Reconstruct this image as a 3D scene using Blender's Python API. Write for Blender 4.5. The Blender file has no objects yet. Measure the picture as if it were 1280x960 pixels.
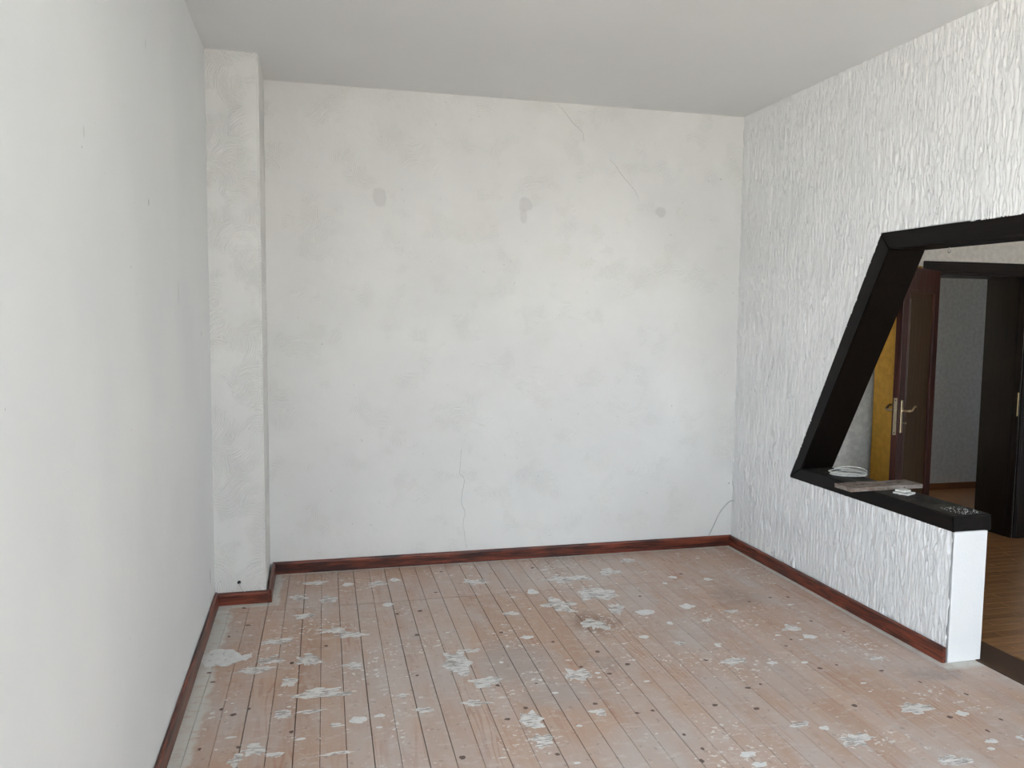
import bpy, bmesh, math, random
from mathutils import Vector, Matrix, noise

random.seed(7)
S = bpy.context.scene
COL = S.collection
PI = math.pi

# ------------------------------------------------------------------ camera
cam_d = bpy.data.cameras.new('camera')
cam = bpy.data.objects.new('camera', cam_d); COL.objects.link(cam)
cam_d.sensor_width = 36.0
cam_d.lens = 1004.32 / 1280 * 36.0
cam_d.clip_start = .02
fw = Vector((0.24029481, 0.96725502, -0.08170765)); rt = Vector((0.97065138, -0.24027215, 0.01025661)); up = Vector((0.00971132, 0.08177425, 0.99660356))
M = Matrix((rt, up, -fw)).transposed().to_4x4(); M.translation = (0.5387, -0.9116, 1.6062)
cam.matrix_world = M
S.camera = cam

# ------------------------------------------------------------------ sky, light, exposure
vs = S.view_settings
vs.view_transform = 'Standard'; vs.look = 'None'; vs.gamma = 1; vs.use_curve_mapping = False
vs.exposure = 0.44
w = bpy.data.worlds.new('overcast_sky'); S.world = w; w.use_nodes = True
bgn = w.node_tree.nodes['Background']
bgn.inputs[0].default_value = (0.745, 0.865, 0.985, 1)
bgn.inputs[1].default_value = 6.0

FY = -2.2                                     # inner face of the window wall behind the camera
WIN = [(1.25, 2.65, 0.30, 2.65), (3.95, 6.3, 0.75, 2.35)]    # x0, x1, z0, z1 of the openings behind the camera
WINL_ADDED = (-1.95, 0.38, 0.30, 2.75)                           # y0, y1, z0, z1 of an unseen opening added to light the ribbed wall
W_FAR = 3.62                                                # wall face with unseen openings, added for light behind the hall wall
def portal(name, loc, rot, sx, sz):
    l = bpy.data.lights.new(name, 'AREA'); l.shape = 'RECTANGLE'; l.size = sx; l.size_y = sz
    l.cycles.is_portal = True                 # no light of its own: only guides the sky's light through the opening
    o = bpy.data.objects.new(name, l); COL.objects.link(o); o.location = loc; o.rotation_euler = rot
for x0, x1, z0, z1 in WIN: portal('window_portal', ((x0 + x1) / 2, FY - .02, (z0 + z1) / 2), (PI / 2, 0, 0), x1 - x0, z1 - z0)
portal('window_portal', (-.02, (WINL_ADDED[0] + WINL_ADDED[1]) / 2, (WINL_ADDED[2] + WINL_ADDED[3]) / 2), (PI / 2, 0, -PI / 2), WINL_ADDED[1] - WINL_ADDED[0], WINL_ADDED[3] - WINL_ADDED[2])
WINF_ADDED = [(4.42, 4.64, 1.0, 1.60), (5.12, 5.48, .5, 2.6)]        # y0, y1, z0, z1 of openings added to light the yellow and grey walls
for y0, y1, z0, z1 in WINF_ADDED: portal('window_portal', (W_FAR - .02, (y0 + y1) / 2, (z0 + z1) / 2), (PI / 2, 0, -PI / 2), y1 - y0, z1 - z0)
sun_d = bpy.data.lights.new('sun', 'SUN'); sun_d.energy = 60.0; sun_d.angle = math.radians(3); sun_d.color = (1.0, .955, .895)
sun = bpy.data.objects.new('sun', sun_d); COL.objects.link(sun)
sun.rotation_euler = Vector((-.40, -.62, -.75)).to_track_quat('-Z', 'Y').to_euler()   # shines over the house on to the paving outside

# ------------------------------------------------------------------ material helpers
class NT:
    def __init__(s, name):
        s.m = bpy.data.materials.new(name); s.m.use_nodes = True
        s.t = s.m.node_tree; s.n = s.t.nodes; s.b = s.n['Principled BSDF']
        s.out = s.n['Material Output']
    def new(s, typ, **kw):
        n = s.n.new(typ)
        for k, v in kw.items(): setattr(n, k, v)
        return n
    def link(s, a, b): s.t.links.new(a, b)
    def put(s, v, sock):
        if hasattr(v, 'is_linked') or hasattr(v, 'links'): s.link(v, sock)
        else:
            if sock.type == 'RGBA' and isinstance(v, tuple) and len(v) == 3: v = (*v, 1)
            sock.default_value = v
    def pos(s): return s.new('ShaderNodeNewGeometry').outputs['Position']
    def obj(s): return s.new('ShaderNodeTexCoord').outputs['Object']
    def mapp(s, v, scale=(1, 1, 1), loc=(0, 0, 0), rot=(0, 0, 0)):
        n = s.new('ShaderNodeMapping'); s.link(v, n.inputs[0])
        n.inputs['Scale'].default_value = scale; n.inputs['Location'].default_value = loc; n.inputs['Rotation'].default_value = rot
        return n.outputs[0]
    def noise(s, v, scale, detail=3, rough=.5, dist=0, out='Fac'):
        n = s.new('ShaderNodeTexNoise'); s.link(v, n.inputs['Vector'])
        n.inputs['Scale'].default_value = scale; n.inputs['Detail'].default_value = detail
        n.inputs['Roughness'].default_value = rough; n.inputs['Distortion'].default_value = dist
        return n.outputs[out]
    def voro(s, v, scale, feature='F1', out='Distance', rnd=1.0, dim='3D'):
        n = s.new('ShaderNodeTexVoronoi', feature=feature, voronoi_dimensions=dim); s.link(v, n.inputs['Vector'])
        n.inputs['Scale'].default_value = scale; n.inputs['Randomness'].default_value = rnd
        return n.outputs[out]
    def math(s, op, a, b=0.0, c=None, clamp=False):
        n = s.new('ShaderNodeMath', operation=op, use_clamp=clamp)
        s.put(a, n.inputs[0]); s.put(b, n.inputs[1])
        if c is not None: s.put(c, n.inputs[2])
        return n.outputs[0]
    def vmath(s, op, a, b=(0, 0, 0), out=0):
        n = s.new('ShaderNodeVectorMath', operation=op)
        s.put(a, n.inputs[0]); s.put(b, n.inputs[1])
        return n.outputs[out]
    def rng(s, v, a, b, c=0.0, d=1.0, smooth=True):
        n = s.new('ShaderNodeMapRange', interpolation_type='SMOOTHSTEP' if smooth else 'LINEAR')
        s.put(v, n.inputs[0]); n.inputs[1].default_value = a; n.inputs[2].default_value = b
        n.inputs[3].default_value = c; n.inputs[4].default_value = d
        return n.outputs[0]
    def mix(s, f, a, b):
        n = s.new('ShaderNodeMix', data_type='RGBA'); s.put(f, n.inputs[0]); s.put(a, n.inputs[6]); s.put(b, n.inputs[7])
        return n.outputs[2]
    def sep(s, v):
        n = s.new('ShaderNodeSeparateXYZ'); s.link(v, n.inputs[0]); return n.outputs
    def comb(s, x, y, z):
        n = s.new('ShaderNodeCombineXYZ'); s.put(x, n.inputs[0]); s.put(y, n.inputs[1]); s.put(z, n.inputs[2]); return n.outputs[0]
    def bump(s, h, strength, dist, prev=None):
        n = s.new('ShaderNodeBump'); s.link(h, n.inputs['Height'])
        n.inputs['Strength'].default_value = strength; n.inputs['Distance'].default_value = dist
        if prev is not None: s.link(prev, n.inputs['Normal'])
        return n.outputs[0]
    def done(s, col=None, rough=None, nor=None, metal=None, spec=None):
        if col is not None: s.put(col, s.b.inputs['Base Color'])
        if rough is not None: s.put(rough, s.b.inputs['Roughness'])
        if nor is not None: s.link(nor, s.b.inputs['Normal'])
        if metal is not None: s.b.inputs['Metallic'].default_value = metal
        if spec is not None: s.b.inputs['Specular IOR Level'].default_value = spec
        return s.m
def simple(name, col, rough=.6, metal=0.0, bump=0.0, scale=60):
    k = NT(name)
    p = k.obj(); n = k.noise(p, scale, 3)
    c = k.mix(k.rng(n, .3, .7), tuple(v * .9 for v in col), tuple(min(1, v * 1.08) for v in col))
    nor = k.bump(n, bump, .002) if bump else None
    return k.done(c, rough, nor, metal)

# ------------------------------------------------------------------ materials
def mat_plain_wall():
    k = NT('smooth_white_paint'); p = k.pos()
    low = k.noise(p, 1.3, 3)
    c = k.mix(k.rng(low, .35, .7), (.82, .835, .835), (.86, .87, .865))
    sp = k.rng(k.noise(k.mapp(p, (1, 1, 1)), 38, 1), .80, .83)
    c = k.mix(sp, c, (.45, .45, .44))
    for y, z, ry, rz in [(2.108, 2.517, .006, .02), (1.294, 2.05, .004, .02), (2.091, 1.987, .012, .016), (2.68, 1.70, .006, .07), (3.367, 1.513, .015, .015), (3.51, .225, .02, .06)]:
        q = k.mapp(k.vmath('SUBTRACT', p, (0, y, z)), (0, 1 / ry, 1 / rz))
        d = k.vmath('LENGTH', q, out=1)
        c = k.mix(k.math('MULTIPLY', k.rng(d, 1.0, .5), .55), c, (.40, .40, .39))
    h = k.math('ADD', k.noise(p, 9, 4), k.math('MULTIPLY', k.noise(p, 120, 2), .12))
    return k.done(c, .75, k.bump(h, .25, .01))

def fan_height(k, p, cells, wl):
    q = k.comb(k.sep(p)[0], k.sep(p)[2], 0.0)
    q = k.vmath('ADD', q, k.vmath('MULTIPLY', k.noise(q, 4, 2, out='Color'), (.018, .018, 0)))
    n = k.new('ShaderNodeTexVoronoi', feature='F1', voronoi_dimensions='2D'); k.link(q, n.inputs['Vector']); n.inputs['Scale'].default_value = cells
    off = k.vmath('MULTIPLY', k.vmath('SUBTRACT', n.outputs['Color'], (.5, .5, .5)), (.22, .22, 0))
    d = k.vmath('LENGTH', k.vmath('SUBTRACT', k.vmath('SUBTRACT', q, n.outputs['Position']), off), out=1)
    wv = k.math('SINE', k.math('MULTIPLY', d, 2 * PI / wl))
    return wv

def mat_combed_wall(name, amount, lo, hi):
    k = NT(name); p = k.pos()
    low = k.noise(p, 1.6, 4, .55)
    c = k.mix(k.rng(low, .35, .68), (.82, .805, .78), (.865, .85, .82))
    yel = k.rng(k.noise(k.mapp(p, loc=(5, 3, 1)), 2.6, 3), .58, .78)
    c = k.mix(k.math('MULTIPLY', yel, .35), c, (.78, .765, .70))
    patch = k.rng(k.noise(k.mapp(p, loc=(1, 7, 2)), 4.2, 4, .6), lo, hi)
    fan = k.math('MULTIPLY', fan_height(k, p, 6.5, .0125), patch)
    # comb grooves coloured darker, and small pock marks
    c = k.mix(k.math('MULTIPLY', k.rng(fan, -.5, -1.0), .10), c, (.5, .47, .42))
    pk = k.rng(k.voro(k.vmath('ADD', p, k.vmath('MULTIPLY', k.noise(p, 40, 2, out='Color'), (.03, .03, .03))), 17), .085, .05)
    pk = k.math('MULTIPLY', pk, k.rng(k.noise(k.mapp(p, loc=(9, 0, 4)), 3.1, 3), .44, .62))
    c = k.mix(k.math('MULTIPLY', pk, .5), c, (.45, .43, .40))
    fl = k.rng(k.noise(k.mapp(p, (1, 1, .5)), 75, 3, .7), .66, .74)
    fl = k.math('MULTIPLY', fl, k.rng(k.noise(k.mapp(p, loc=(2, 2, 8)), 2.2, 4), .46, .62))
    c = k.mix(k.math('MULTIPLY', fl, .5), c, (.52, .49, .45))
    wob = k.mapp(k.vmath('ADD', p, k.vmath('MULTIPLY', k.vmath('SUBTRACT', k.noise(p, 18, 3, out='Color'), (.5, .5, .5)), (.05, .05, .05))), (1, 0, 1))
    for x, z, rx, rz, s in [(.948, 2.348, .046, .060, .27), (1.890, 2.338, .046, .048, .27), (1.876, 2.268, .026, .045, .2), (2.834, 2.332, .038, .038, .26)]:
        d = k.vmath('LENGTH', k.mapp(k.vmath('SUBTRACT', wob, (x, 0, z)), (1 / rx, 1, 1 / rz)), out=1)
        c = k.mix(k.math('MULTIPLY', k.rng(d, 1.1, .75), s), c, (.50, .47, .455))
    h = k.math('ADD', k.math('MULTIPLY', fan, .17 * amount), k.math('MULTIPLY', k.noise(p, 11, 4), .9))
    h = k.math('ADD', h, k.math('MULTIPLY', k.noise(p, 90, 3, .6), .10))
    h = k.math('SUBTRACT', h, k.math('MULTIPLY', k.math('ADD', pk, fl), .12))
    return k.done(c, .8, k.bump(h, .5, .010))

def mat_rough_plaster():
    k = NT('ribbed_white_plaster'); p = k.pos()
    low = k.noise(p, 2.2, 3)
    c = k.mix(k.rng(low, .35, .68), (.86, .855, .845), (.90, .895, .885))
    return k.done(c, .48, k.bump(k.noise(k.mapp(p, (1, 1, .4)), 190, 3), .35, .003))

def mat_ceiling():
    k = NT('ceiling_paint'); p = k.pos()
    c = k.mix(k.rng(k.noise(p, .9, 3), .35, .68), (.85, .85, .84), (.88, .88, .87))
    return k.done(c, .9, k.bump(k.noise(p, 60, 3), .12, .004))

def mat_boards():
    k = NT('worn_pine_boards'); p = k.pos(); xyz = k.sep(p)
    oi = k.new('ShaderNodeObjectInfo').outputs['Random']
    # board space: shifted per board so that grain never runs on over a joint
    q = k.vmath('ADD', p, k.comb(k.math('MULTIPLY', oi, 3.1), k.math('MULTIPLY', oi, 37.0), oi))
    g1 = k.noise(k.mapp(q, (26, 1.3, 1)), 1.0, 4, .55, .9)
    g2 = k.noise(k.mapp(q, (150, 5, 1)), 1.0, 3, .6)
    ring = k.math('SINE', k.math('MULTIPLY', k.noise(k.mapp(q, (9, .75, 1)), 1.0, 2, .45), 85.0))
    base = k.mix(oi, (.48, .315, .228), (.56, .39, .295))
    oi2 = k.math('FRACT', k.math('MULTIPLY', oi, 7.31))
    base = k.mix(k.math('MULTIPLY', oi2, .45), base, (.53, .40, .325))
    c = k.mix(k.math('MULTIPLY', k.rng(g1, .50, .78), .45), base, (.47, .25, .155))
    late = k.math('MULTIPLY', k.rng(ring, .35, .95), k.rng(k.noise(k.mapp(q, loc=(3, 1, 0)), 1.7, 2), .44, .66))
    c = k.mix(k.math('MULTIPLY', late, .60), c, (.40, .20, .125))
    c = k.mix(k.math('MULTIPLY', k.rng(g2, .5, .75), .16), c, (.24, .15, .11))
    # bare, more orange wood by the left wall
    bare = k.math('MULTIPLY', k.rng(k.math('ADD', xyz[0], k.math('MULTIPLY', k.noise(p, 2.5, 3), .5)), .75, .30), k.rng(xyz[1], 3.7, 2.6))
    c = k.mix(k.math('MULTIPLY', bare, .55), c, (.53, .31, .195))
    # grey film of plaster dust over the middle, streaky with the boards
    film = k.math('ADD', k.math('MULTIPLY', k.noise(k.mapp(p, (1, .8, 1)), 1.5, 4, .6), .7), k.math('MULTIPLY', k.noise(k.mapp(q, (9, 2.2, 1)), 1.0, 4, .65), .45))
    film = k.math('MULTIPLY', k.rng(film, .46, .72), .70)
    c = k.mix(film, c, (.56, .505, .48))
    # grey and brown stains in the middle of the room
    wob = k.vmath('ADD', p, k.vmath('MULTIPLY', k.vmath('SUBTRACT', k.noise(p, 5, 4, .65, out='Color'), (.5, .5, .5)), (.28, .38, 0)))
    for x, y, rx, ry, col, s in [(1.98, 3.02, .17, .20, (.28, .17, .115), .7), (1.45, 2.62, .26, .30, (.43, .39, .375), .6), (1.55, 2.25, .20, .22, (.44, .40, .385), .55), (2.92, 3.18, .20, .20, (.37, .28, .23), .6), (3.30, 2.10, .16, .10, (.30, .25, .23), .5), (1.75, 1.75, .22, .3, (.54, .50, .48), .5), (2.6, 2.2, .25, .3, (.54, .50, .48), .4), (1.85, 2.55, .12, .10, (.36, .31, .28), .5)]:
        d = k.vmath('LENGTH', k.mapp(k.vmath('SUBTRACT', wob, (x, y, 0)), (1 / rx, 1 / ry, 0)), out=1)
        c = k.mix(k.math('MULTIPLY', k.rng(d, 1.1, .35), s), c, col)
    # fine paint flecks, drawn out across the boards by the scraper
    fm = k.rng(k.noise(k.mapp(p, loc=(4, 4, 0)), 2.4, 4, .6), .40, .66)
    f1 = k.noise(k.mapp(p, (34, 60, 1)), 1.0, 3, .6)
    f1 = k.rng(k.math('ADD', f1, k.math('MULTIPLY', fm, .10)), .695, .735)
    f2 = k.voro(k.vmath('ADD', p, k.vmath('MULTIPLY', k.noise(p, 30, 3, out='Color'), (.07, .05, 0))), 17, dim='2D')
    f2 = k.math('MULTIPLY', k.rng(f2, .15, .11), k.rng(fm, .45, .9))
    c = k.mix(k.math('MAXIMUM', k.math('MULTIPLY', f1, .75), k.math('MULTIPLY', f2, .8), clamp=True), c, (.78, .77, .74))
    mott = k.rng(k.noise(k.mapp(p, (13, 26, 1), loc=(1, 5, 0)), 1.0, 5, .7), .52, .66)
    c = k.mix(k.math('MULTIPLY', mott, .34), c, (.66, .63, .60))
    mot2 = k.rng(k.noise(k.mapp(p, (17, 12, 1), loc=(8, 2, 0)), 1.0, 5, .7), .56, .70)
    c = k.mix(k.math('MULTIPLY', mot2, .30), c, (.30, .235, .205))
    # grey dots of grime and small dents
    dk = k.rng(k.voro(k.vmath('ADD', k.mapp(p, loc=(7, 7, 0)), k.vmath('MULTIPLY', k.noise(p, 30, 2, out='Color'), (.04, .04, 0))), 9, dim='2D'), .075, .04)
    c = k.mix(k.math('MULTIPLY', dk, .3), c, (.16, .12, .10))
    # wall paint brushed over the edge of the boards all round the room
    n1 = k.math('MULTIPLY', k.math('SUBTRACT', k.noise(p, 7, 4, .6), .5), .10)
    dl = k.math('ADD', xyz[0], n1)
    db = k.math('ADD', k.math('SUBTRACT', 4.2, xyz[1]), k.math('MULTIPLY', n1, .5))
    dr = k.math('ADD', k.math('SUBTRACT', 3.44, xyz[0]), k.math('MULTIPLY', n1, .3))
    dpx = k.math('SUBTRACT', xyz[0], .27); dpy = k.math('SUBTRACT', 3.70, xyz[1])
    dp = k.math('ADD', k.math('MAXIMUM', dpx, dpy), k.math('MULTIPLY', n1, .5))
    e = k.math('MAXIMUM', k.rng(dl, .115, .085), k.rng(db, .042, .030))
    rside = k.math('MULTIPLY', k.rng(dr, .062, .050), k.rng(xyz[1], 2.08, 2.13))
    e = k.math('MAXIMUM', e, k.math('MAXIMUM', rside, k.rng(dp, .085, .060)))
    wear = k.rng(k.noise(k.mapp(p, (14, 30, 1)), 1.0, 4, .65), .30, .52)
    c = k.mix(k.math('MULTIPLY', e, k.math('ADD', k.math('MULTIPLY', wear, .5), .42)), c, (.66, .655, .61))
    h = k.math('ADD', k.math('MULTIPLY', g2, .4), k.math('MULTIPLY', f1, .7))
    return k.done(c, k.rng(k.noise(p, 5, 3), .3, .7, .5, .68), k.bump(h, .25, .0015))

def mat_paint_blob(name, col, scraped):
    k = NT(name); p = k.pos()
    c = k.mix(k.rng(k.noise(p, 30, 3), .3, .7), tuple(v * .9 for v in col), col)
    if scraped:
        a = k.math('ADD', k.math('MULTIPLY', k.noise(k.mapp(p, (16, 95, 1)), 1.0, 5, .75), .75), k.math('MULTIPLY', k.noise(p, 14, 4, .65), .38))
        k.put(k.math('MULTIPLY', k.rng(a, .41, .60), .85), k.b.inputs['Alpha'])
    else:
        k.put(k.rng(k.noise(p, 40, 3), .26, .40, .55, .95), k.b.inputs['Alpha'])
    return k.done(c, .55)

def mat_dark_wood(name, a, b, dust=None, axis=1, rough=.35, spec=.28):
    k = NT(name); p = k.pos()
    sc = [60, 60, 60]; sc[axis] = 3
    g = k.noise(k.mapp(p, tuple(sc)), 1.0, 4, .6, .6)
    c = k.mix(k.rng(g, .38, .68), a, b)
    r = k.rng(g, .3, .7, rough, rough + .15)
    if dust:
        nz = k.sep(k.new('ShaderNodeNewGeometry').outputs['Normal'])[2]
        dm = k.math('MULTIPLY', k.rng(nz, .7, .95), k.rng(k.noise(p, 7, 5, .65), .36, .62))
        c = k.mix(k.math('MULTIPLY', dm, .75), c, dust)
        r = k.math('ADD', r, k.math('MULTIPLY', dm, .4))
    return k.done(c, r, k.bump(g, .12, .002), spec=spec)

def mat_skirting(name, axis):
    k = NT(name); p = k.pos()
    sc = [90, 90, 70]; sc[axis] = 4
    g = k.noise(k.mapp(p, tuple(sc)), 1.0, 5, .62, 1.2)
    sc2 = [14, 14, 14]; sc2[axis] = 2.2
    g2 = k.noise(k.mapp(p, tuple(sc2)), 1.0, 3, .6)
    c = k.mix(k.rng(g, .36, .64), (.045, .010, .006), (.23, .050, .024))
    c = k.mix(k.math('MULTIPLY', k.rng(g2, .52, .66), .7), c, (.018, .007, .006))
    return k.done(c, .38, k.bump(g, .1, .001))

def mat_parquet():
    k = NT('hall_parquet'); p = k.pos()
    oi = k.new('ShaderNodeObjectInfo').outputs['Random']
    q = k.vmath('ADD', p, k.comb(k.math('MULTIPLY', oi, 31), oi, 0.0))
    g = k.noise(k.mapp(q, (4, 60, 1)), 1.0, 4, .6)
    c = k.mix(oi, (.23, .105, .040), (.37, .19, .08))
    c = k.mix(k.rng(g, .4, .7), c, (.20, .10, .045))
    return k.done(c, .28, k.bump(g, .05, .001))

def mat_old_board():
    k = NT('weathered_painted_batten'); p = k.obj()
    n = k.noise(k.mapp(p, (9, 40, 30)), 1.0, 5, .7)
    c = k.mix(k.rng(n, .38, .62), (.165, .11, .082), (.30, .265, .235))
    c = k.mix(k.rng(k.noise(p, 26, 4, .7), .56, .66), c, (.075, .05, .045))
    c = k.mix(k.rng(k.noise(k.mapp(p, loc=(3, 3, 3)), 30, 3), .66, .72), c, (.55, .53, .50))
    return k.done(c, .8, k.bump(n, .4, .003))

MT = dict(
    left=mat_plain_wall(), back=mat_combed_wall('combed_white_plaster', 1.1, .50, .60), pillar=mat_combed_wall('combed_pillar_plaster', 1.8, .42, .52),
    rough=mat_rough_plaster(), ceil=mat_ceiling(), boards=mat_boards(),
    frame=mat_dark_wood('black_brown_wood', (.003, .0022, .0018), (.009, .006, .0045), dust=(.07, .068, .06), spec=.16),
    door=mat_dark_wood('mahogany_door', (.028, .007, .005), (.065, .018, .011), axis=2, rough=.3),
    panel=mat_dark_wood('oak_door_panel', (.032, .015, .004), (.065, .032, .010), axis=2, rough=.35),
    casing=mat_dark_wood('dark_door_casing', (.006, .004, .0035), (.016, .010, .008), axis=2, rough=.35),
    skirt_x=mat_skirting('mahogany_skirting_across', 0), skirt_y=mat_skirting('mahogany_skirting_along', 1),
    light_skirt=simple('orange_brown_skirting', (.20, .08, .03), .5), parquet=mat_parquet(),
    threshold=mat_dark_wood('threshold_wood', (.045, .025, .015), (.085, .05, .032), axis=1, rough=.45),
    subfloor=simple('dark_subfloor', (.03, .022, .018), .9), knot=simple('knot_wood', (.15, .098, .08), .7),
    blob=mat_paint_blob('spilt_white_paint', (.84, .84, .825), False), smear=mat_paint_blob('scraped_white_paint', (.93, .915, .89), True),
    brass=simple('brass', (.60, .48, .30), .35, 1.0), aged=simple('aged_brass', (.40, .33, .22), .45, .9), black=simple('black_hole', (.012, .012, .012), .8),
    white_plastic=simple('white_plastic', (.78, .77, .72), .35), cable=simple('white_cable_sheath', (.70, .69, .64), .45), grey_cable=simple('grey_cable_sheath', (.56, .56, .54), .5),
    crumb=simple('plaster_crumbs', (.6, .6, .57), .9), crack=simple('crack_line', (.33, .31, .28), .9),
    hall_lit=simple('hall_plaster_lit', (.88, .84, .76), .8, 0, .2, 30), hall_dimmed=simple('hall_plaster_dimmed', (.58, .55, .51), .8, 0, .2, 30), yellow=simple('yellow_wall_paint', (.66, .37, .06), .8, 0, .2, 25),  # same white plaster twice: a lit tone, and shade painted into the other
    grey=simple('pale_blue_grey_wall', (.64, .66, .67), .8, 0, .2, 30), steel=simple('dull_steel', (.45, .45, .45), .4, 1.0),
    batten=mat_old_board(), ground=simple('pale_paving', (.34, .33, .30), .9), winwhite=simple('white_window_frame', (.75, .75, .74), .4),
)

# ------------------------------------------------------------------ geometry helpers
def link(name, me, parent=None, mats=None, **props):
    o = bpy.data.objects.new(name, me); COL.objects.link(o)
    if parent: o.parent = parent
    if me is not None and mats is not None and not me.materials:
        for m in (mats if isinstance(mats, (list, tuple)) else [mats]): me.materials.append(m)
    for k, v in props.items(): o[k] = v
    return o
def mesh(name, bm, smooth=False):
    bmesh.ops.recalc_face_normals(bm, faces=bm.faces)
    me = bpy.data.meshes.new(name); bm.to_mesh(me); bm.free()
    if smooth:
        for f in me.polygons: f.use_smooth = True
    return me
def bx(bm, x0, x1, y0, y1, z0, z1, bevel=0, seg=1):
    vs = [bm.verts.new(v) for v in [(x0, y0, z0), (x1, y0, z0), (x1, y1, z0), (x0, y1, z0), (x0, y0, z1), (x1, y0, z1), (x1, y1, z1), (x0, y1, z1)]]
    fs = [bm.faces.new([vs[i] for i in q]) for q in [(3, 2, 1, 0), (4, 5, 6, 7), (0, 1, 5, 4), (1, 2, 6, 5), (2, 3, 7, 6), (3, 0, 4, 7)]]
    if bevel:
        ed = {e for f in fs for e in f.edges}
        bmesh.ops.bevel(bm, geom=list(ed), offset=bevel, segments=seg, affect='EDGES', profile=.5)
    return fs
def box_obj(name, dims, mat, parent=None, bevel=0, **props):
    bm = bmesh.new(); bx(bm, *dims, bevel=bevel, seg=2 if bevel else 1)
    return link(name, mesh(name, bm), parent, mat, **props)
def prism(bm, pts, axis, a, b):
    """extrude a 2-D outline along an axis (0: outline is y,z; 1: x,z; 2: x,y)"""
    def P(u, v, d): return {0: (d, u, v), 1: (u, d, v), 2: (u, v, d)}[axis]
    A = [bm.verts.new(P(u, v, a)) for u, v in pts]; B = [bm.verts.new(P(u, v, b)) for u, v in pts]
    n = len(pts); fs = [bm.faces.new(A[::-1]), bm.faces.new(B)]
    for i in range(n):
        j = (i + 1) % n; bm.faces.new([A[i], A[j], B[j], B[i]])
    bm.normal_update()
    bmesh.ops.triangulate(bm, faces=[f for f in fs if len(f.verts) > 4])
def tube(bm, pts, r, seg=8, caps=True):
    pts = [Vector(p) for p in pts]; rings = []
    n0 = None
    for i, p in enumerate(pts):
        t = (pts[min(i + 1, len(pts) - 1)] - pts[max(i - 1, 0)]).normalized()
        if n0 is None:
            n0 = t.orthogonal().normalized()
        n0 = (n0 - t * n0.dot(t)).normalized(); b = t.cross(n0)
        rr = r[i] if isinstance(r, (list, tuple)) else r
        rings.append([bm.verts.new(p + (n0 * math.cos(2 * PI * k / seg) + b * math.sin(2 * PI * k / seg)) * rr) for k in range(seg)])
    for A, B in zip(rings, rings[1:]):
        for k in range(seg): bm.faces.new([A[k], A[(k + 1) % seg], B[(k + 1) % seg], B[k]])
    if caps: bm.faces.new(rings[0][::-1]); bm.faces.new(rings[-1])
def smooth_path(pts, n=8):
    pts = [Vector(p) for p in pts]; out = []
    for i in range(len(pts) - 1):
        p0 = pts[max(i - 1, 0)]; p1 = pts[i]; p2 = pts[i + 1]; p3 = pts[min(i + 2, len(pts) - 1)]
        for k in range(n):
            t = k / n
            out.append(.5 * ((2 * p1) + (p2 - p0) * t + (2 * p0 - 5 * p1 + 4 * p2 - p3) * t * t + (3 * p1 - p0 - 3 * p2 + p3) * t ** 3))
    out.append(pts[-1]); return out
def empty(name, loc, rz=0, **props):
    o = bpy.data.objects.new(name, None); COL.objects.link(o); o.location = loc; o.rotation_euler.z = rz
    o.empty_display_size = .1
    for k, v in props.items(): o[k] = v
    return o
ST = dict(kind='structure')

# ------------------------------------------------------------------ the room shell
H, D, W, T = 3.0, 4.20, 3.44, 0.18
box_obj('ground', (-40, 40, -45, 35, -.35, -.25), MT['ground'], label='pale paved ground outside the windows', **ST)
box_obj('ceiling', (-.15, 7.75, FY - .25, 5.7, H, H + .12), MT['ceil'], label='plain off-white painted ceiling', **ST)
bm = bmesh.new(); y0, y1, z0, z1 = WINL_ADDED
bx(bm, -.15, 0, y1, D + .2, -.02, H); bx(bm, -.15, 0, FY - .25, y0, -.02, H); bx(bm, -.15, 0, y0, y1, -.02, z0); bx(bm, -.15, 0, y0, y1, z1, H)
link('wall_left', mesh('wall_left', bm), None, MT['left'], label='smooth white painted wall on the left', **ST)
bm = bmesh.new(); bx(bm, -.12, -.06, y0, y1, z0, z0 + .07); bx(bm, -.12, -.06, y0, y1, z1 - .07, z1)
for c in (y0 + .035, (y0 + y1) / 2, y1 - .035): bx(bm, -.12, -.06, c - .035, c + .035, z0 + .07, z1 - .07)
link('window_3', mesh('window', bm), None, MT['winwhite'], label='white frame of the unseen side window added for light', **ST)
wall_back = box_obj('wall_back', (0, W + T, D, D + .2, -.02, H), MT['back'], label='white back wall with combed plaster, cracks and three grey smudges', **ST)
PW, PY = .270, 3.70
bm = bmesh.new(); bx(bm, 0, PW, PY, D, -.02, H)
ed = [e for e in bm.edges if all(abs(v.co.x - PW) < 1e-5 and abs(v.co.y - PY) < 1e-5 for v in e.verts)]
bmesh.ops.bevel(bm, geom=ed, offset=.012, segments=3, affect='EDGES')
link('wall_pillar', mesh('wall_pillar', bm), None, MT['pillar'], label='white plastered chimney breast with combed fan marks in the left corner', **ST)

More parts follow.
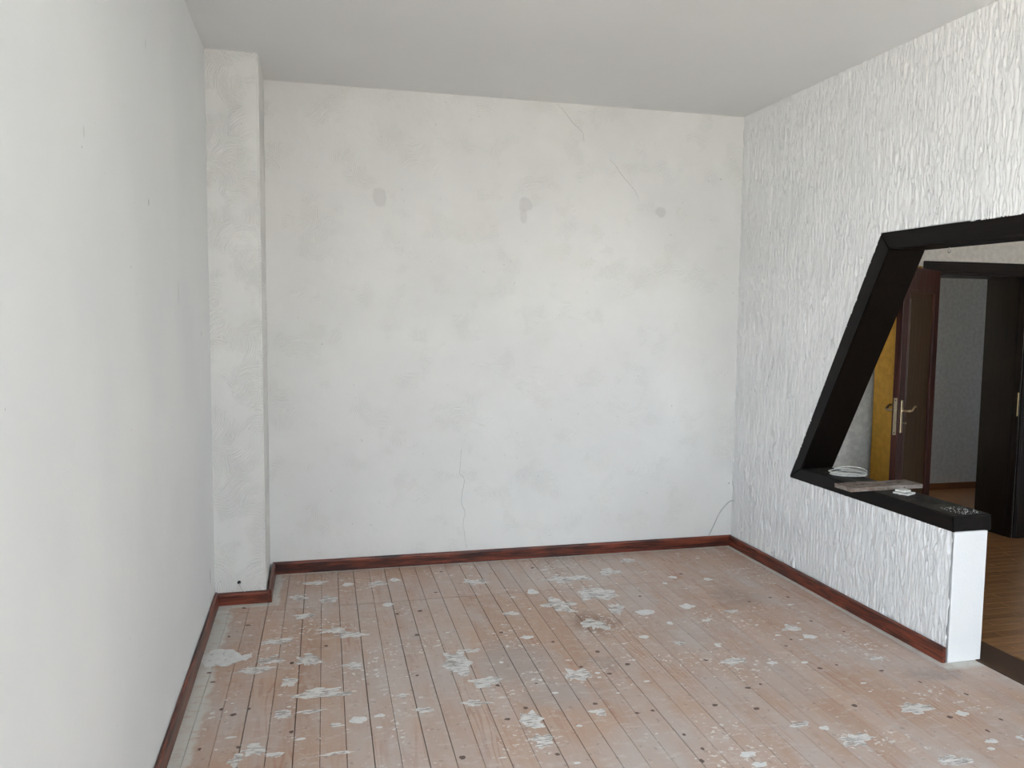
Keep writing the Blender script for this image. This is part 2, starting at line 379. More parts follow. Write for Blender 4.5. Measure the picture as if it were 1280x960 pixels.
# the window wall behind the camera
bm = bmesh.new()
xs = [-.15, WIN[0][0], WIN[0][1], WIN[1][0], WIN[1][1], 7.75]
for a, b in [(0, 1), (2, 3), (4, 5)]: bx(bm, xs[a], xs[b], FY - .25, FY, -.02, H)
for x0, x1, z0, z1 in WIN:
    bx(bm, x0, x1, FY - .25, FY, -.02, z0); bx(bm, x0, x1, FY - .25, FY, z1, H)
link('wall_front', mesh('wall_front', bm), None, MT['left'], **ST)
for i, (x0, x1, z0, z1) in enumerate(WIN):
    bm = bmesh.new(); y0, y1 = FY - .16, FY - .09
    n = 3 if i == 0 else 2
    bx(bm, x0, x1, y0, y1, z0, z0 + .07); bx(bm, x0, x1, y0, y1, z1 - .07, z1)
    for j in range(n + 1):
        c = x0 + (x1 - x0) * j / n; wd = .035 if j in (0, n) else .05
        c = min(max(c, x0 + wd), x1 - wd); bx(bm, c - wd, c + wd, y0, y1, z0 + .07, z1 - .07)
    link('window_%d' % (i + 1), mesh('window', bm), None, MT['winwhite'], label='white window frame', **ST)

# ---- right wall: ribbed plaster relief is real geometry where the photo shows it
A1, B1 = (2.762, 2.070), (3.505, .628)       # outer corners of the slanted post
YE, ZS = 2.172, .630                         # end of the parapet, underside of the sill
XR = W
bm = bmesh.new()
prism(bm, [(D, -.02), (YE, -.02), (YE, ZS), B1, A1, (-1.2, 2.062), (-1.2, -.02), (FY, -.02), (FY, H), (D, H)], 0, XR + .010, XR + T)
wall_right = link('wall_right', mesh('wall_right', bm), None, MT['rough'], label='white wall of vertically ribbed plaster with a slanted opening', **ST)
def ridge(u, z, s=0.0):
    """height of the trowelled plaster, in metres: long vertical runs that fork and end in drips"""
    n1 = noise.noise(Vector((u * 6, z * 5, 3.1 + s)))
    uu = u + .008 * noise.noise(Vector((u * 18, z * 9, 7.7 + s))) + .004 * noise.noise(Vector((u * 60, z * 26, 1.7 + s)))
    a = noise.noise(Vector((uu * 74, z * 6.0, s)))
    b = noise.noise(Vector((uu * 125, z * 10, 11 + s)))
    c = noise.noise(Vector((uu * 40, z * 13.0, 21 + s)))
    r = 1 - abs(a + .30 * c) * 2.3; r2 = 1 - abs(b + .2 * c) * 2.2
    def sst(v, lo, hi):
        t = min(1, max(0, (v - lo) / (hi - lo))); return t * t * (3 - 2 * t)
    v = max(sst(r, .40, .74), .60 * sst(r2, .46, .80))
    d = noise.noise(Vector((u * 30, z * 24, 31 + s)))
    return .0105 * v * (.8 + .5 * n1) * (1 + .35 * d) + .0010 * d
def relief(name, inside, y0, y1, z0, z1, dy, dz, parent):
    ny = int((y1 - y0) / dy); nz = int((z1 - z0) / dz)
    vs, idx, fs = [], {}, []
    ys = [y0 + (y1 - y0) * i / ny for i in range(ny + 1)]; zs = [z0 + (z1 - z0) * j / nz for j in range(nz + 1)]
    def V(i, j):
        q = idx.get((i, j))
        if q is None:
            q = idx[(i, j)] = len(vs); y, z = ys[i], zs[j]
            vs.append((XR + .002 - ridge(y, z), y, z))
        return q
    for i in range(ny):
        for j in range(nz):
            if inside(.5 * (ys[i] + ys[i + 1]), .5 * (zs[j] + zs[j + 1])):
                fs.append((V(i, j), V(i + 1, j), V(i + 1, j + 1), V(i, j + 1)))
    me = bpy.data.meshes.new(name); me.from_pydata(vs, [], fs); me.update()
    for f in me.polygons: f.use_smooth = True
    return link(name, me, parent, MT['rough'], kind='stuff')
def in_wall(y, z):
    if y < YE: return z > 2.064
    if z < ZS - .002 and y < B1[0]: return True
    if z > A1[1] and y < A1[0]: return True
    # behind the slanted post
    t = (z - B1[1]) / (A1[1] - B1[1])
    ypost = B1[0] + (A1[0] - B1[0]) * t - .01
    if z <= ZS: return True
    return y > ypost if z < A1[1] else True
relief('plaster_relief', in_wall, .35, D, 0, H, .0034, .0090, wall_right)
relief('plaster_relief', in_wall, FY, .35, 2.04, H, .008, .018, wall_right)
# end face of the parapet, fine stipple
box_obj('parapet_end', (XR + .001, XR + T + .006, YE - .010, YE, 0, ZS), MT['rough'], wall_right, bevel=.004)

# ---- dark timber lining of the opening
tr = empty('trim_1', (W, 2.17, 0), label='black-brown timber frame around the slanted opening', **ST)
def frame_piece(name, pts, x0=W - .006, x1=W + .215, bev=.005):
    bm = bmesh.new(); prism(bm, pts, 0, x0, x1)
    bmesh.ops.bevel(bm, geom=[e for e in bm.edges if e.calc_face_angle(0) > .5], offset=bev, segments=2, affect='EDGES')
    o = link(name, mesh(name, bm), tr, MT['frame']); o.matrix_parent_inverse = Matrix.Translation(-tr.location); return o
A2, B2 = (2.690, 1.982), (3.375, .706)
frame_piece('post', [B1, A1, A2, B2])
frame_piece('beam', [A1, (-1.2, 2.055), (-1.2, 1.945), A2])
sill = frame_piece('sill', [B1, B2, (2.176, .704), (2.168, .628)])
bm = bmesh.new()
for y, z in [(3.243, .793)]: tube(bm, [(W + .10, y - .06, z + .02), (W + .10, y - .066, z + .018)], .004, 8)
o = link('nail', mesh('nail', bm), tr, MT['steel']); o.matrix_parent_inverse = Matrix.Translation(-tr.location)
bm = bmesh.new()
hk = [(W + .03, 2.324, 1.965)] + [(W + .03, 2.324 + .009 * math.sin(a), 1.945 - .009 * (1 - math.cos(a)) + .009) for a in [i * .45 for i in range(0, 12)]]
tube(bm, hk, .0018, 6)
o = link('screw_hook', mesh('screw_hook', bm, True), tr, MT['steel']); o.matrix_parent_inverse = Matrix.Translation(-tr.location)

# ------------------------------------------------------------------ skirting boards
def skirt(name, p0, p1, nrm, mat, h=.075, t=.018, gap=0.0, m0=0, m1=0, **pr):
    """profile swept from p0 to p1; nrm points into the room; m0/m1 lengthen the front face at the ends (mitres)"""
    prof = [(gap, 0), (gap + t, 0), (gap + t, h - .012), (gap + t - .003, h - .004), (gap + t - .008, h), (gap + .001, h)]
    p0 = Vector(p0); p1 = Vector(p1); d = (p1 - p0).normalized(); n = Vector(nrm)
    bm = bmesh.new(); rings = []
    L = (p1 - p0).length; N = 24
    for i in range(N + 1):
        ring = []
        for o_, z in prof:
            s = L * i / N
            s += m0 * o_ * (1 - i / N) + m1 * o_ * (i / N)
            wob = .0012 * noise.noise(Vector((s * 3 + p0.x, p0.y, 1)))
            ring.append(bm.verts.new((p0.x + d.x * s + n.x * (o_ + wob), p0.y + d.y * s + n.y * (o_ + wob), z)))
        rings.append(ring)
    k = len(prof)
    for A, B in zip(rings, rings[1:]):
        for j in range(k): bm.faces.new([A[j], A[(j + 1) % k], B[(j + 1) % k], B[j]])
    bm.faces.new(rings[0][::-1]); bm.faces.new(rings[-1])
    return link(name, mesh(name, bm), None, mat, **ST, **pr)
skirt('baseboard_left', (0, FY, 0), (0, PY, 0), (1, 0), MT['skirt_y'], gap=.003, m1=-1, label='mahogany-stained skirting along the smooth left wall')
skirt('baseboard_pillar', (0, PY, 0), (PW + .014, PY, 0), (0, -1), MT['skirt_x'], h=.068, m0=1, label='short mahogany skirting across the front of the chimney breast')
skirt('baseboard_pillar_side', (PW, PY - .017, 0), (PW, D, 0), (1, 0), MT['skirt_y'], gap=.014, m1=-1, label='short loose mahogany skirting on the side of the chimney breast')
skirt('baseboard_back', (PW + .014, D, 0), (W, D, 0), (0, -1), MT['skirt_x'], m0=1, m1=-1, label='mahogany-stained skirting along the back wall')
skirt('baseboard_right', (W - .008, D, 0), (W - .008, YE - .004, 0), (-1, 0), MT['skirt_y'], m0=1, label='mahogany-stained skirting along the ribbed wall')

# ------------------------------------------------------------------ board floor
floor = box_obj('floor', (-.1, W + T, FY - .1, D + .1, -.08, -.024), MT['subfloor'], label='worn pine board floor spattered with white paint', **ST)
def bxk(k, y): return .096 + .0968 * k + .014 * (y - 4.2)
for k in range(-2, 39):
    gl = random.choice([.0006, .0010, .0016, .0020, .0024]); 
    if k > 22: gl *= .65
    for (ya, yb) in ((FY, 1.02 if k % 3 else .62), (1.023 if k % 3 else .623, 3.5475), (3.551, D - .001)):
        xa0, xb0, xa1, xb1 = bxk(k, ya) + gl, bxk(k + 1, ya) - .0006, bxk(k, yb) + gl, bxk(k + 1, yb) - .0006
        cl = lambda x: min(max(x, .0005), W + T - .022)
        q = [(cl(xa0), ya), (cl(xb0), ya), (cl(xb1), yb), (cl(xa1), yb)]
        if abs(q[0][0] - q[1][0]) < .004 and abs(q[2][0] - q[3][0]) < .004: continue
        bm = bmesh.new(); dz = random.uniform(-.0012, 0)
        lo = [bm.verts.new((x, y, -.022)) for x, y in q]; md = [bm.verts.new((x, y, dz - .0015)) for x, y in q]
        e = .0012
        hi = [bm.verts.new((x + sx * e, y + sy * e, dz)) for (x, y), (sx, sy) in zip(q, [(1, 1), (-1, 1), (-1, -1), (1, -1)])]
        bm.faces.new(lo[::-1]); bm.faces.new(hi)
        for A, B in ((lo, md), (md, hi)):
            for i in range(4): bm.faces.new([A[i], A[(i + 1) % 4], B[(i + 1) % 4], B[i]])
        link('floorboard', mesh('floorboard', bm), floor, MT['boards'])

SPOTS=[(1.782, 3.54, 0.033, 0.052, 1), (1.875, 3.295, 0.063, 0.096, 0), (2.096, 3.415, 0.037, 0.075, 0), (2.162, 3.165, 0.028, 0.076, 0), (2.157, 3.415, 0.059, 0.085, 0), (2.307, 3.087, 0.052, 0.053, 1), (1.486, 3.788, 0.046, 0.046, 0), (2.042, 3.727, 0.07, 0.048, 0), (2.146, 3.719, 0.039, 0.048, 0), (2.358, 3.8, 0.048, 0.05, 0), (2.575, 3.998, 0.034, 0.045, 0), (1.179, 2.697, 0.041, 0.121, 0), (1.578, 2.892, 0.032, 0.026, 1), (2.157, 2.77, 0.028, 0.026, 1), (1.568, 3.225, 0.028, 0.03, 0), (1.183, 2.268, 0.037, 0.026, 0), (0.966, 2.251, 0.026, 0.025, 0), (1.383, 2.031, 0.025, 0.016, 0), (0.901, 2.404, 0.016, 0.018, 0), (1.275, 2.793, 0.031, 0.023, 0), (1.678, 2.436, 0.046, 0.052, 0), (1.276, 2.449, 0.044, 0.049, 0), (1.668, 2.081, 0.022, 0.025, 0), (1.536, 2.28, 0.016, 0.011, 1), (1.381, 2.632, 0.011, 0.016, 1), (1.456, 1.738, 0.014, 0.009, 1), (1.971, 2.982, 0.04, 0.069, 0), (1.375, 2.094, 0.03, 0.059, 0), (1.376, 1.917, 0.029, 0.046, 0), (2.568, 3.122, 0.04, 0.046, 1), (2.773, 2.998, 0.028, 0.025, 0), (2.572, 2.903, 0.024, 0.018, 1), (2.367, 2.913, 0.016, 0.029, 1), (2.972, 2.709, 0.032, 0.029, 0), (2.986, 2.589, 0.036, 0.037, 1), (2.478, 2.402, 0.024, 0.023, 0), (2.624, 2.347, 0.024, 0.019, 1), (2.779, 2.317, 0.017, 0.017, 1), (2.471, 2.582, 0.013, 0.017, 1), (2.302, 2.657, 0.018, 0.02, 0), (3.141, 2.282, 0.029, 0.013, 0), (2.91, 3.527, 0.027, 0.032, 1), (2.712, 3.609, 0.025, 0.031, 1), (2.614, 3.514, 0.018, 0.023, 1), (0.554, 2.498, 0.097, 0.054, 0), (0.348, 3.111, 0.052, 0.04, 0), (0.62, 3.191, 0.048, 0.036, 0), (0.718, 3.116, 0.053, 0.035, 0), (0.107, 2.972, 0.093, 0.128, 1), (0.216, 2.948, 0.032, 0.037, 1), (0.285, 2.799, 0.06, 0.034, 0), (0.327, 2.893, 0.038, 0.043, 0), (0.419, 2.632, 0.029, 0.043, 0), (0.515, 2.851, 0.043, 0.06, 0), (0.697, 2.231, 0.037, 0.034, 1), (0.788, 2.244, 0.022, 0.017, 1), (0.406, 2.342, 0.027, 0.036, 0), (0.311, 2.085, 0.029, 0.034, 0), (0.254, 2.034, 0.017, 0.033, 0), (0.393, 2.035, 0.025, 0.019, 0), (0.511, 2.341, 0.038, 0.016, 0), (0.613, 2.207, 0.021, 0.017, 0), (0.712, 2.747, 0.037, 0.028, 0), (0.552, 3.962, 0.045, 0.04, 0), (0.731, 3.898, 0.032, 0.039, 1), (0.486, 3.428, 0.036, 0.039, 0), (0.609, 3.653, 0.038, 0.052, 0), (0.912, 3.879, 0.04, 0.039, 0), (1.012, 3.924, 0.03, 0.04, 1), (0.617, 1.997, 0.044, 0.01, 0), (0.934, 3.504, 0.03, 0.034, 1), (0.447, 3.724, 0.03, 0.045, 0), (2.961, 2.71, 0.038, 0.033, 0), (2.962, 1.816, 0.048, 0.04, 0), (2.491, 1.758, 0.023, 0.019, 1), (2.413, 1.806, 0.025, 0.024, 0), (2.562, 1.653, 0.05, 0.041, 0), (2.093, 1.651, 0.03, 0.025, 1), (2.098, 1.58, 0.03, 0.023, 1), (3.062, 1.528, 0.025, 0.02, 1), (3.122, 1.735, 0.024, 0.028, 1), (3.015, 1.481, 0.015, 0.014, 1), (2.628, 2.35, 0.025, 0.013, 1), (2.456, 2.405, 0.041, 0.033, 0), (2.819, 1.445, 0.038, 0.031, 0), (3.191, 1.516, 0.013, 0.025, 1)]
KNOTS=[(1.462, 2.98), (1.315, 4.023), (1.224, 3.648), (1.096, 3.371), (1.036, 3.041), (0.98, 2.579), (1.284, 2.105), (1.482, 2.385), (1.057, 1.867), (1.379, 2.179), (1.403, 1.811), (1.813, 2.037), (1.884, 2.043), (1.863, 2.647), (1.952, 2.483), (1.833, 2.406), (1.732, 2.504), (1.672, 2.15), (1.687, 2.809), (1.902, 3.976), (2.374, 3.333), (1.311, 2.403), (0.116, 3.224), (0.198, 3.357), (0.431, 2.834), (0.213, 2.385), (0.162, 2.442), (0.444, 2.193), (0.072, 2.81), (0.588, 3.001), (0.272, 2.422), (0.116, 2.139), (0.97, 3.354), (0.157, 3.622), (0.099, 2.709), (0.256, 2.121), (3.124, 2.776), (2.802, 2.509), (3.206, 2.61), (2.874, 2.577), (3.109, 3.15), (2.953, 3.116), (2.792, 3.661), (2.334, 2.445), (2.809, 2.243), (3.218, 3.137), (3.126, 2.776), (3.076, 2.161), (3.164, 2.021), (2.378, 2.14), (2.451, 2.161), (2.159, 2.028), (2.314, 1.962), (1.924, 1.837), (1.946, 1.725), (1.905, 1.65), (3.049, 1.722), (3.24, 1.659), (3.277, 1.877), (2.73, 1.894), (2.81, 2.246), (2.91, 2.261)]

rs = random.Random(3)
def patch(bm, x, y, rx, ry, z, n=26, rough=.32):
    ph = rs.random() * 99; vs = []
    c = bm.verts.new((x, y, z))
    for i in range(n):
        a = 2 * PI * i / n
        f = 1 + rough * (noise.noise(Vector((math.cos(a) * 1.3 + ph, math.sin(a) * 1.3, 0))) * 1.2 + .7 * noise.noise(Vector((math.cos(a) * 4 + ph, math.sin(a) * 4, 5))))
        vs.append(bm.verts.new((x + rx * f * math.cos(a), y + ry * f * math.sin(a), z)))
    for i in range(n): bm.faces.new([c, vs[i], vs[(i + 1) % n]])
bs, bb = bmesh.new(), bmesh.new()
zi = 0
for x, y, rx, ry, solid in SPOTS:
    zi += 1; z = .0005 + .00001 * zi
    if solid: patch(bb, x, y, rx, ry * .8, z, 26, .35)
    else: patch(bs, x, y, rx * 1.4, ry * 1.05, z, 30, .75)
for i in range(150):                          # small drips
    x = rs.uniform(.1, 3.4); y = rs.uniform(.3, 4.1)
    if x < .32 and y > 3.6: continue
    r = rs.choice([.003, .004, .004, .005, .007, .010]); zi += 1
    patch(bb, x, y, r * rs.uniform(1, 2.2), r * rs.uniform(.7, 1.1), .0005 + .00001 * (zi % 120), 9, .4)
link('scraped_paint', mesh('scraped_paint', bs), floor, MT['smear'], kind='stuff')
link('spilt_paint', mesh('spilt_paint', bb), floor, MT['blob'], kind='stuff')
bm = bmesh.new()
for x, y in KNOTS + [(rs.uniform(.2, 3.3), rs.uniform(.3, 1.6)) for i in range(25)]:
    zi += 1; patch(bm, x, y, rs.uniform(.006, .014), rs.uniform(.007, .013), .0003 + .000005 * (zi % 30), 12, .35)
link('knot', mesh('knot', bm), floor, MT['knot'], kind='stuff')

# ------------------------------------------------------------------ hall beyond the opening
HY = 3.93                                    # face of the hall wall that holds the door
box_obj('trim_2', (W + T - .02, W + T + .19, FY, HY, -.02, .004), MT['threshold'], bevel=.003, label='dark brown threshold plank between board floor and parquet', **ST)
hf = box_obj('floor_hall', (W + T, 7.6, FY, HY + .02, -.10, -.014), MT['subfloor'], label='brown parquet floor in the hall', **ST)
X0 = W + T + .192
pm = {}
j = 0; y = .9
while y < HY - .02:
    x = X0 + .02 - (j * .173) % .42
    while x < 6.55:
        xa, xb = max(x, X0), min(x + .418, 6.6)
        if xb - xa > .02:
            key = (round(xb - xa, 3))
            if key not in pm:
                bm = bmesh.new(); bx(bm, 0, xb - xa, 0, .0685, -.014, 0, bevel=.0008); pm[key] = mesh('parquet_strip', bm)
            link('parquet_strip', pm[key], hf, MT['parquet']).location = (xa, y, 0)
        x += .42
    y += .07; j += 1
box_obj('parquet_far', (X0, 6.6, FY, .898, -.014, 0), MT['parquet'], hf)

# hall wall with the doorway
DX0, DX1, DZ = 4.811, 5.617, 1.955
bm = bmesh.new()
prism(bm, [(W + T, -.02), (4.35, -.02), (4.35, 2.0), (4.712, 2.0), (4.712, -.02), (DX0, -.02), (DX0, DZ), (DX1, DZ), (DX1, -.02), (7.6, -.02), (7.6, H), (W + T, H)], 1, HY, HY + .34)
link('wall_hall', mesh('wall_hall', bm), None, MT['hall_dimmed'], label='off-white hall wall around the far doorway', **ST)
bm = bmesh.new()                              # projecting white pier with a rounded edge
pts = [(W + T, HY), (W + T, HY - .05)] + [(4.35 - .12 + .12 * math.sin(a), HY - .05 + .045 * (1 - math.cos(a))) for a in [i * PI / 12 for i in range(7)]] + [(4.35, HY)]
prism(bm, pts, 2, 0, H)
me = mesh('pier', bm, True)
link('wall_hall_pier', me, None, MT['hall_lit'], label='off-white rounded wall pier left of the added yellow passage', **ST)
bm = bmesh.new()                              # side passage made up so that light reaches the yellow paint
bx(bm, 4.706, 4.712, HY + .004, HY + .34, 0, 2.0); bx(bm, 4.706, 4.80, HY + .34, 4.80, -.02, H); bx(bm, W + T + .1, 4.706, 4.70, 4.80, -.02, H)
link('wall_yellow', mesh('wall_yellow', bm), None, MT['yellow'], label='yellow painted side of a passage added for light between white pier and hall door', **ST)
box_obj('wall_hall_right', (6.6, 6.75, FY, HY + .34, -.02, H), MT['hall_dimmed'], **ST)
# room behind the doorway
box_obj('floor_far', (W + T, 7.6, HY + .02, 5.6, -.10, -.002), MT['parquet'], label='dark wooden floor behind the hall door', **ST)
box_obj('wall_far', (W + T, 7.6, 5.53, 5.68, -.02, H), MT['grey'], label='pale blue-grey wall behind the hall door', **ST)
bm = bmesh.new(); xa, xb = W + T, W + T + .1
ys = [4.4, WINF_ADDED[0][0], WINF_ADDED[0][1], WINF_ADDED[1][0], WINF_ADDED[1][1], 5.53]
for i in (0, 2, 4): bx(bm, xa, xb, ys[i], ys[i + 1], -.02, H)
for y0, y1, z0, z1 in WINF_ADDED: bx(bm, xa, xb, y0, y1, -.02, z0); bx(bm, xa, xb, y0, y1, z1, H)
link('wall_far_left', mesh('wall_far_left', bm), None, MT['grey'], **ST)
box_obj('wall_far_right', (7.6, 7.75, HY + .34, 5.68, -.02, H), MT['grey'], **ST)
box_obj('baseboard_far', (W + T + .1, 7.6, 5.515, 5.53, 0, .06), MT['light_skirt'], label='orange-brown skirting on the blue-grey wall', **ST)
box_obj('baseboard_hall', (DX1 + .115, 6.6, HY - .015, HY, 0, .06), MT['light_skirt'], label='orange-brown skirting right of the hall doorway', **ST)

# the hall door
door = empty('door_1', (DX0, HY, 0), label='dark mahogany hall door standing ajar with brass lever handles', **ST)
def dpart(name, bm, mat, parent=door, smooth=False, **pr):
    return link(name, mesh(name, bm, smooth), parent, mat, **pr)
cw = .098
def cas(name, x0, x1, z0, z1):
    bm = bmesh.new(); bx(bm, x0, x1, -.02, 0, z0, z1, bevel=.004, seg=2); bx(bm, x0 + .015, x1 - .015, -.026, -.018, z0 + (.015 if z1 - z0 < .2 else 0), z1 - .015, bevel=.003)
    dpart(name, bm, MT['casing'])
OW = DX1 - DX0
cas('casing', -cw, 0, 0, 1.955); cas('casing', OW, OW + .112, 0, 1.955); cas('casing', -cw, OW + .112, 1.955, 2.037)
bm = bmesh.new(); bx(bm, -.001, .012, 0, .34, 0, 1.955); bx(bm, .012, .024, .045, .34, 0, 1.955); dpart('lining', bm, MT['casing'])
bm = bmesh.new(); bx(bm, OW - .012, OW + .001, 0, .34, 0, 1.955); bx(bm, OW - .018, OW - .012, .045, .34, 0, 1.955); dpart('lining', bm, MT['casing'])
bm = bmesh.new(); bx(bm, .012, OW - .012, 0, .34, 1.943, 1.956); dpart('lining', bm, MT['casing'])
bm = bmesh.new(); bx(bm, OW - .016, OW - .0115, -.004, .008, .92, 1.095, bevel=.001); dpart('strike_plate', bm, MT['brass'], label='narrow brass strike plate')
# leaf: local +x runs from hinge to free edge, local -y is the visible face
LW = .79
leaf_root = Matrix.Translation((.018, -.012, 0)) @ Matrix.Rotation(PI + math.radians(33.6), 4, 'Z')
bm = bmesh.new()
z0, z1, t = .008, 1.965, .02
bx(bm, 0, .115, -t, t, z0, z1, .003); bx(bm, LW - .115, LW, -t, t, z0, z1, .003)
for a, b in ((z0, .24), (z1 - .15, z1)): bx(bm, .113, LW - .113, -t, t, a, b, .002)
leaf = dpart('leaf', bm, MT['door']); leaf.matrix_local = leaf_root
bm = bmesh.new(); bx(bm, .11, LW - .11, -.008, .008, .235, z1 - .145)
bx(bm, .17, LW - .17, -.014, .014, .30, z1 - .21, .005)
dpart('panel', bm, MT['panel'], leaf, label='lighter brown raised door panel')
bm = bmesh.new()
for s in (-1, 1):
    for a, b, c, d in ((.113, .127, .24, z1 - .15), (LW - .127, LW - .113, .24, z1 - .15), (.113, LW - .113, .238, .252), (.113, LW - .113, z1 - .162, z1 - .148)):
        bx(bm, a, b, min(s * .006, s * .023), max(s * .006, s * .023), c, d, .003)
dpart('moulding', bm, MT['door'], leaf)
hz = 1.035
bm = bmesh.new(); bx(bm, LW - .001, LW + .002, -.010, .010, hz - .155, hz + .085, .0008)
bx(bm, LW, LW + .012, -.006, .006, hz - .012, hz + .02, .002)
dpart('lock_faceplate', bm, MT['aged'], leaf, label='aged brass lock plate on the door edge')
bm = bmesh.new()
for z in (hz + .07, hz - .14): tube(bm, [(LW + .001, 0, z), (LW + .0035, 0, z)], .004, 8)
dpart('screw', bm, MT['black'], leaf)
for s, nm in ((1, 'front'), (-1, 'rear')):
    bm = bmesh.new()
    bx(bm, LW - .075, LW - .037, min(s * t, s * (t + .007)), max(s * t, s * (t + .007)), hz - .145, hz + .07, .003)
    dpart('backplate', bm, MT['brass'], leaf)
    bm = bmesh.new(); x = LW - .056; y = s * (t + .006)
    path = smooth_path([(x, y, hz), (x, y + s * .022, hz), (x - .002, y + s * .044, hz + .001), (x - .022, y + s * .052, hz + .004), (x - .05, y + s * .052, hz + .017), (x - .082, y + s * .051, hz + .026), (x - .110, y + s * .050, hz + .021)], 6)
    n = len(path)
    tube(bm, path, [.0075 + .002 * math.sin(PI * i / n) - .002 * (i / n) for i in range(n)], 10)
    tube(bm, [(x, y, hz), (x, y + s * .006, hz)], .013, 12)
    dpart('lever_handle', bm, MT['brass'], leaf, True, label='curved brass lever handle')
bm = bmesh.new(); x = LW - .056; y = t + .006; z = hz - .078
tube(bm, [(x, y, z), (x, y + .026, z)], .003, 6); bx(bm, x - .011, x + .011, y + .024, y + .027, z - .007, z + .007, .001)
dpart('key', bm, MT['aged'], leaf)
bm = bmesh.new()
for z in (.22, 1.72): tube(bm, [(.0, -.024, z), (.0, -.024, z + .09)], .007, 8)
dpart('hinge', bm, MT['aged'], leaf)

# ------------------------------------------------------------------ things
SZ = .7055                                    # top of the sill
# coiled cable
bm = bmesh.new(); pts = []
cx, cy = 3.572, 3.125
rc = random.Random(5); LO = [(.108, .074, 0, 0, 0), (.090, .052, .014, .010, .4), (.114, .062, -.006, -.006, -.3), (.092, .050, .012, .014, .2)]
nT = len(LO) - 1
for i in range(nT * 30 + 9):
    tn = i / 30; k = int(tn); f = tn - k; A, B = LO[k % len(LO)], LO[(k + 1) % len(LO)]
    rx, ry, ox, oy, ro = [p_ * (1 - f) + q_ * f for p_, q_ in zip(A, B)]
    a = 2 * PI * tn + .9; an = -.72 + ro
    u, v = rx * math.cos(a) + ox, ry * math.sin(a) + oy
    z = SZ + .0042 + .0060 * tn + .022 * max(0, math.cos(a - 1.2)) * (tn / nT)
    pts.append((cx + u * math.cos(an) - v * math.sin(an), cy + u * math.sin(an) + v * math.cos(an), z))
tube(bm, pts, .0031, 7)
link('coiled_cable', mesh('coiled_cable', bm, True), None, MT['cable'], label='small loose coil of white cable on the dark sill', category='cable')

# weathered batten
bm = bmesh.new()
N = 22; L, Wd, Th = .462, .132, .022
rings = []
for i in range(N + 1):
    x = -L / 2 + L * i / N; ring = []
    for (yy, zz) in [(-Wd / 2, 0), (Wd / 2, 0), (Wd / 2, Th), (Wd * .17, Th), (-Wd * .17, Th), (-Wd / 2, Th)]:
        n = noise.noise(Vector((x * 23, yy * 40, zz * 50)))
        xe = x + (.006 * noise.noise(Vector((yy * 60, zz * 90, i))) if i in (0, N) else 0)
        ring.append(bm.verts.new((xe, yy + .003 * n * (1 if abs(yy) > .05 else 0), zz + (.0016 * n if zz > 0 else 0))))
    rings.append(ring)
for A, B in zip(rings, rings[1:]):
    for j in range(6): bm.faces.new([A[j], A[(j + 1) % 6], B[(j + 1) % 6], B[j]])
bm.faces.new(rings[0][::-1]); bm.faces.new(rings[-1])
o = link('wooden_batten', mesh('wooden_batten', bm), None, MT['batten'], label='short weathered board lying across the sill, flaking paint and ragged end', category='board')
o.location = (3.526, 2.800, SZ + .0005); o.rotation_euler.z = math.radians(2.0)

# light switch parts
def rot_at(o, x, y, z, a): o.location = (x, y, z); o.rotation_euler.z = a
bm = bmesh.new()
bx(bm, -.041, .041, -.041, .041, 0, .005, .0018, 2)
for a in ((-.041, -.030, -.041, .041), (.030, .041, -.041, .041), (-.030, .030, -.041, -.030), (-.030, .030, .030, .041)): bx(bm, *a, .004, .009, .0012)
bx(bm, -.052, -.040, -.006, .006, .001, .003)
o = link('switch_plate', mesh('switch_plate', bm), None, MT['white_plastic'], label='flat white light switch plate lying on the sill, under the rocker', category='switch plate')
rot_at(o, 3.556, 2.640, SZ + .0003, math.radians(25))
bm = bmesh.new(); bx(bm, -.028, .028, -.028, .028, 0, .012, .003, 2); bx(bm, -.024, .024, -.003, .003, .0115, .0128)
o = link('light_switch', mesh('light_switch', bm), None, MT['white_plastic'], label='thick white light switch rocker lying on top of the flat plate', category='switch')
rot_at(o, 3.556, 2.650, SZ + .0095, math.radians(15))

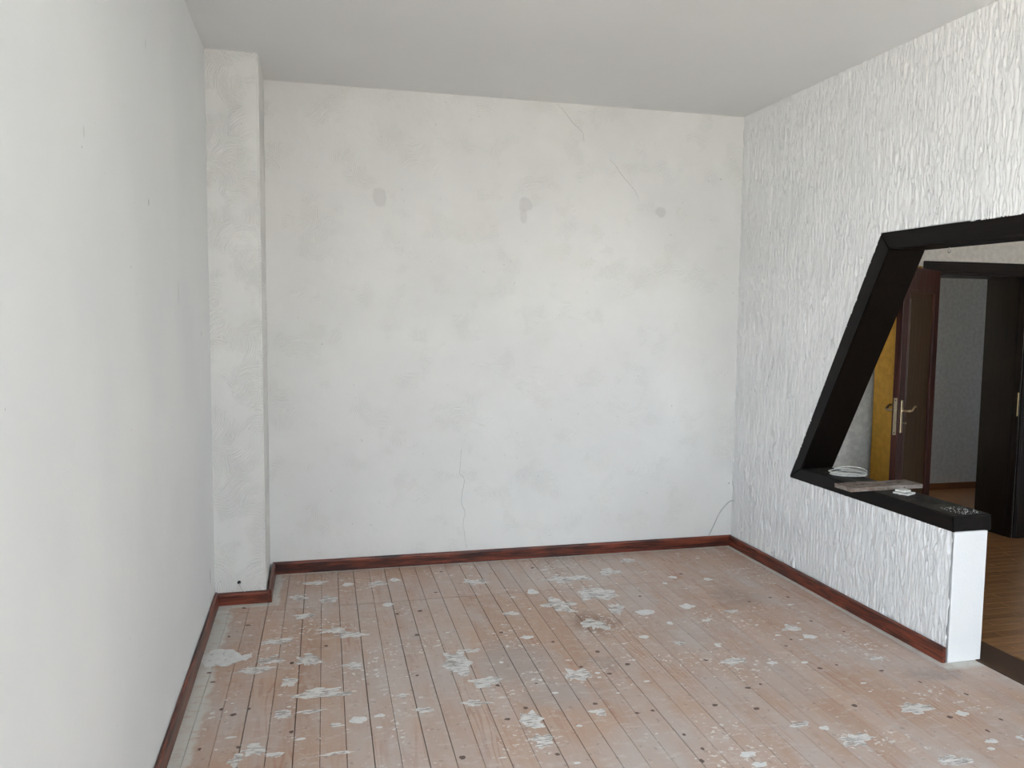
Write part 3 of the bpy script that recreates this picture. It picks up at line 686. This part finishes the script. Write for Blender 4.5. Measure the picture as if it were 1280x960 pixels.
# crumbs of plaster at the free end of the sill
bm = bmesh.new()
for i in range(90):
    x = rs.uniform(W + .05, W + .20); y = rs.uniform(2.19, 2.33); r = rs.choice([.0012, .0015, .002, .0028])
    bmesh.ops.create_icosphere(bm, subdivisions=1, radius=r, matrix=Matrix.Translation((x, y, SZ + r * .4)) @ Matrix.Diagonal((1, rs.uniform(.6, 1.4), .6, 1)))
link('plaster_crumbs', mesh('plaster_crumbs', bm), None, MT['crumb'], kind='stuff', label='loose plaster crumbs on the free end of the sill', category='debris')

# thin cable hanging out of the back corner
bm = bmesh.new()
path = smooth_path([(3.4385, 4.170, .326), (3.425, 4.192, .322), (3.383, 4.1955, .288), (3.335, 4.1955, .228), (3.300, 4.195, .153), (3.262, 4.194, .078), (3.255, 4.194, .060)], 8)
tube(bm, path, .0036, 7)
link('corner_cable', mesh('corner_cable', bm, True), None, MT['grey_cable'], label='thin grey cable curving from the wall corner down behind the skirting', category='cable')
# stub of wire in a hole in the chimney breast
wr = empty('wire_stub', (.128, PY, .12), label='short grey wire poking from a black hole low on the chimney breast', category='wire')
bm = bmesh.new(); tube(bm, smooth_path([(.008, -.004, 0), (.001, -.014, -.004), (.006, -.012, -.022), (.018, -.010, -.042), (.036, -.009, -.056)], 6), .0016, 6)
link('wire', mesh('wire', bm, True), wr, MT['grey_cable'])
bm = bmesh.new(); tube(bm, [(0, .004, .001), (0, -.0012, .001)], .010, 12)
link('wire_hole', mesh('wire_hole', bm), wr, MT['black'])
# nail in the back wall near the corner
bm = bmesh.new(); tube(bm, [(3.409, D + .005, .449), (3.409, D - .008, .452)], .0035, 8)
link('wall_nail', mesh('wall_nail', bm), None, MT['steel'], label='small nail in the back wall beside the right corner', category='nail')

# cracks in the back wall
for L_ in [[(2.094, 2.992), (2.143, 2.945), (2.194, 2.887), (2.266, 2.82), (2.278, 2.759)], [(2.459, 2.662), (2.505, 2.617), (2.563, 2.547), (2.639, 2.467), (2.675, 2.405)],
           [(1.475, .759), (1.465, .601), (1.492, .547), (1.476, .414), (1.498, .333), (1.488, .254), (1.51, .09)]]:
    P = smooth_path([(x, D - .0002, z) for x, z in L_], 10)
    P = [p + Vector((.006 * noise.noise(p * 40), 0, .004 * noise.noise(p * 50 + Vector((3, 3, 3))))) for p in P]
    bm = bmesh.new(); n = len(P)
    tube(bm, P, [.0004 + .0005 * math.sin(PI * (i + .5) / n) for i in range(n)], 5)
    link('crack', mesh('crack', bm), wall_back, MT['crack'])
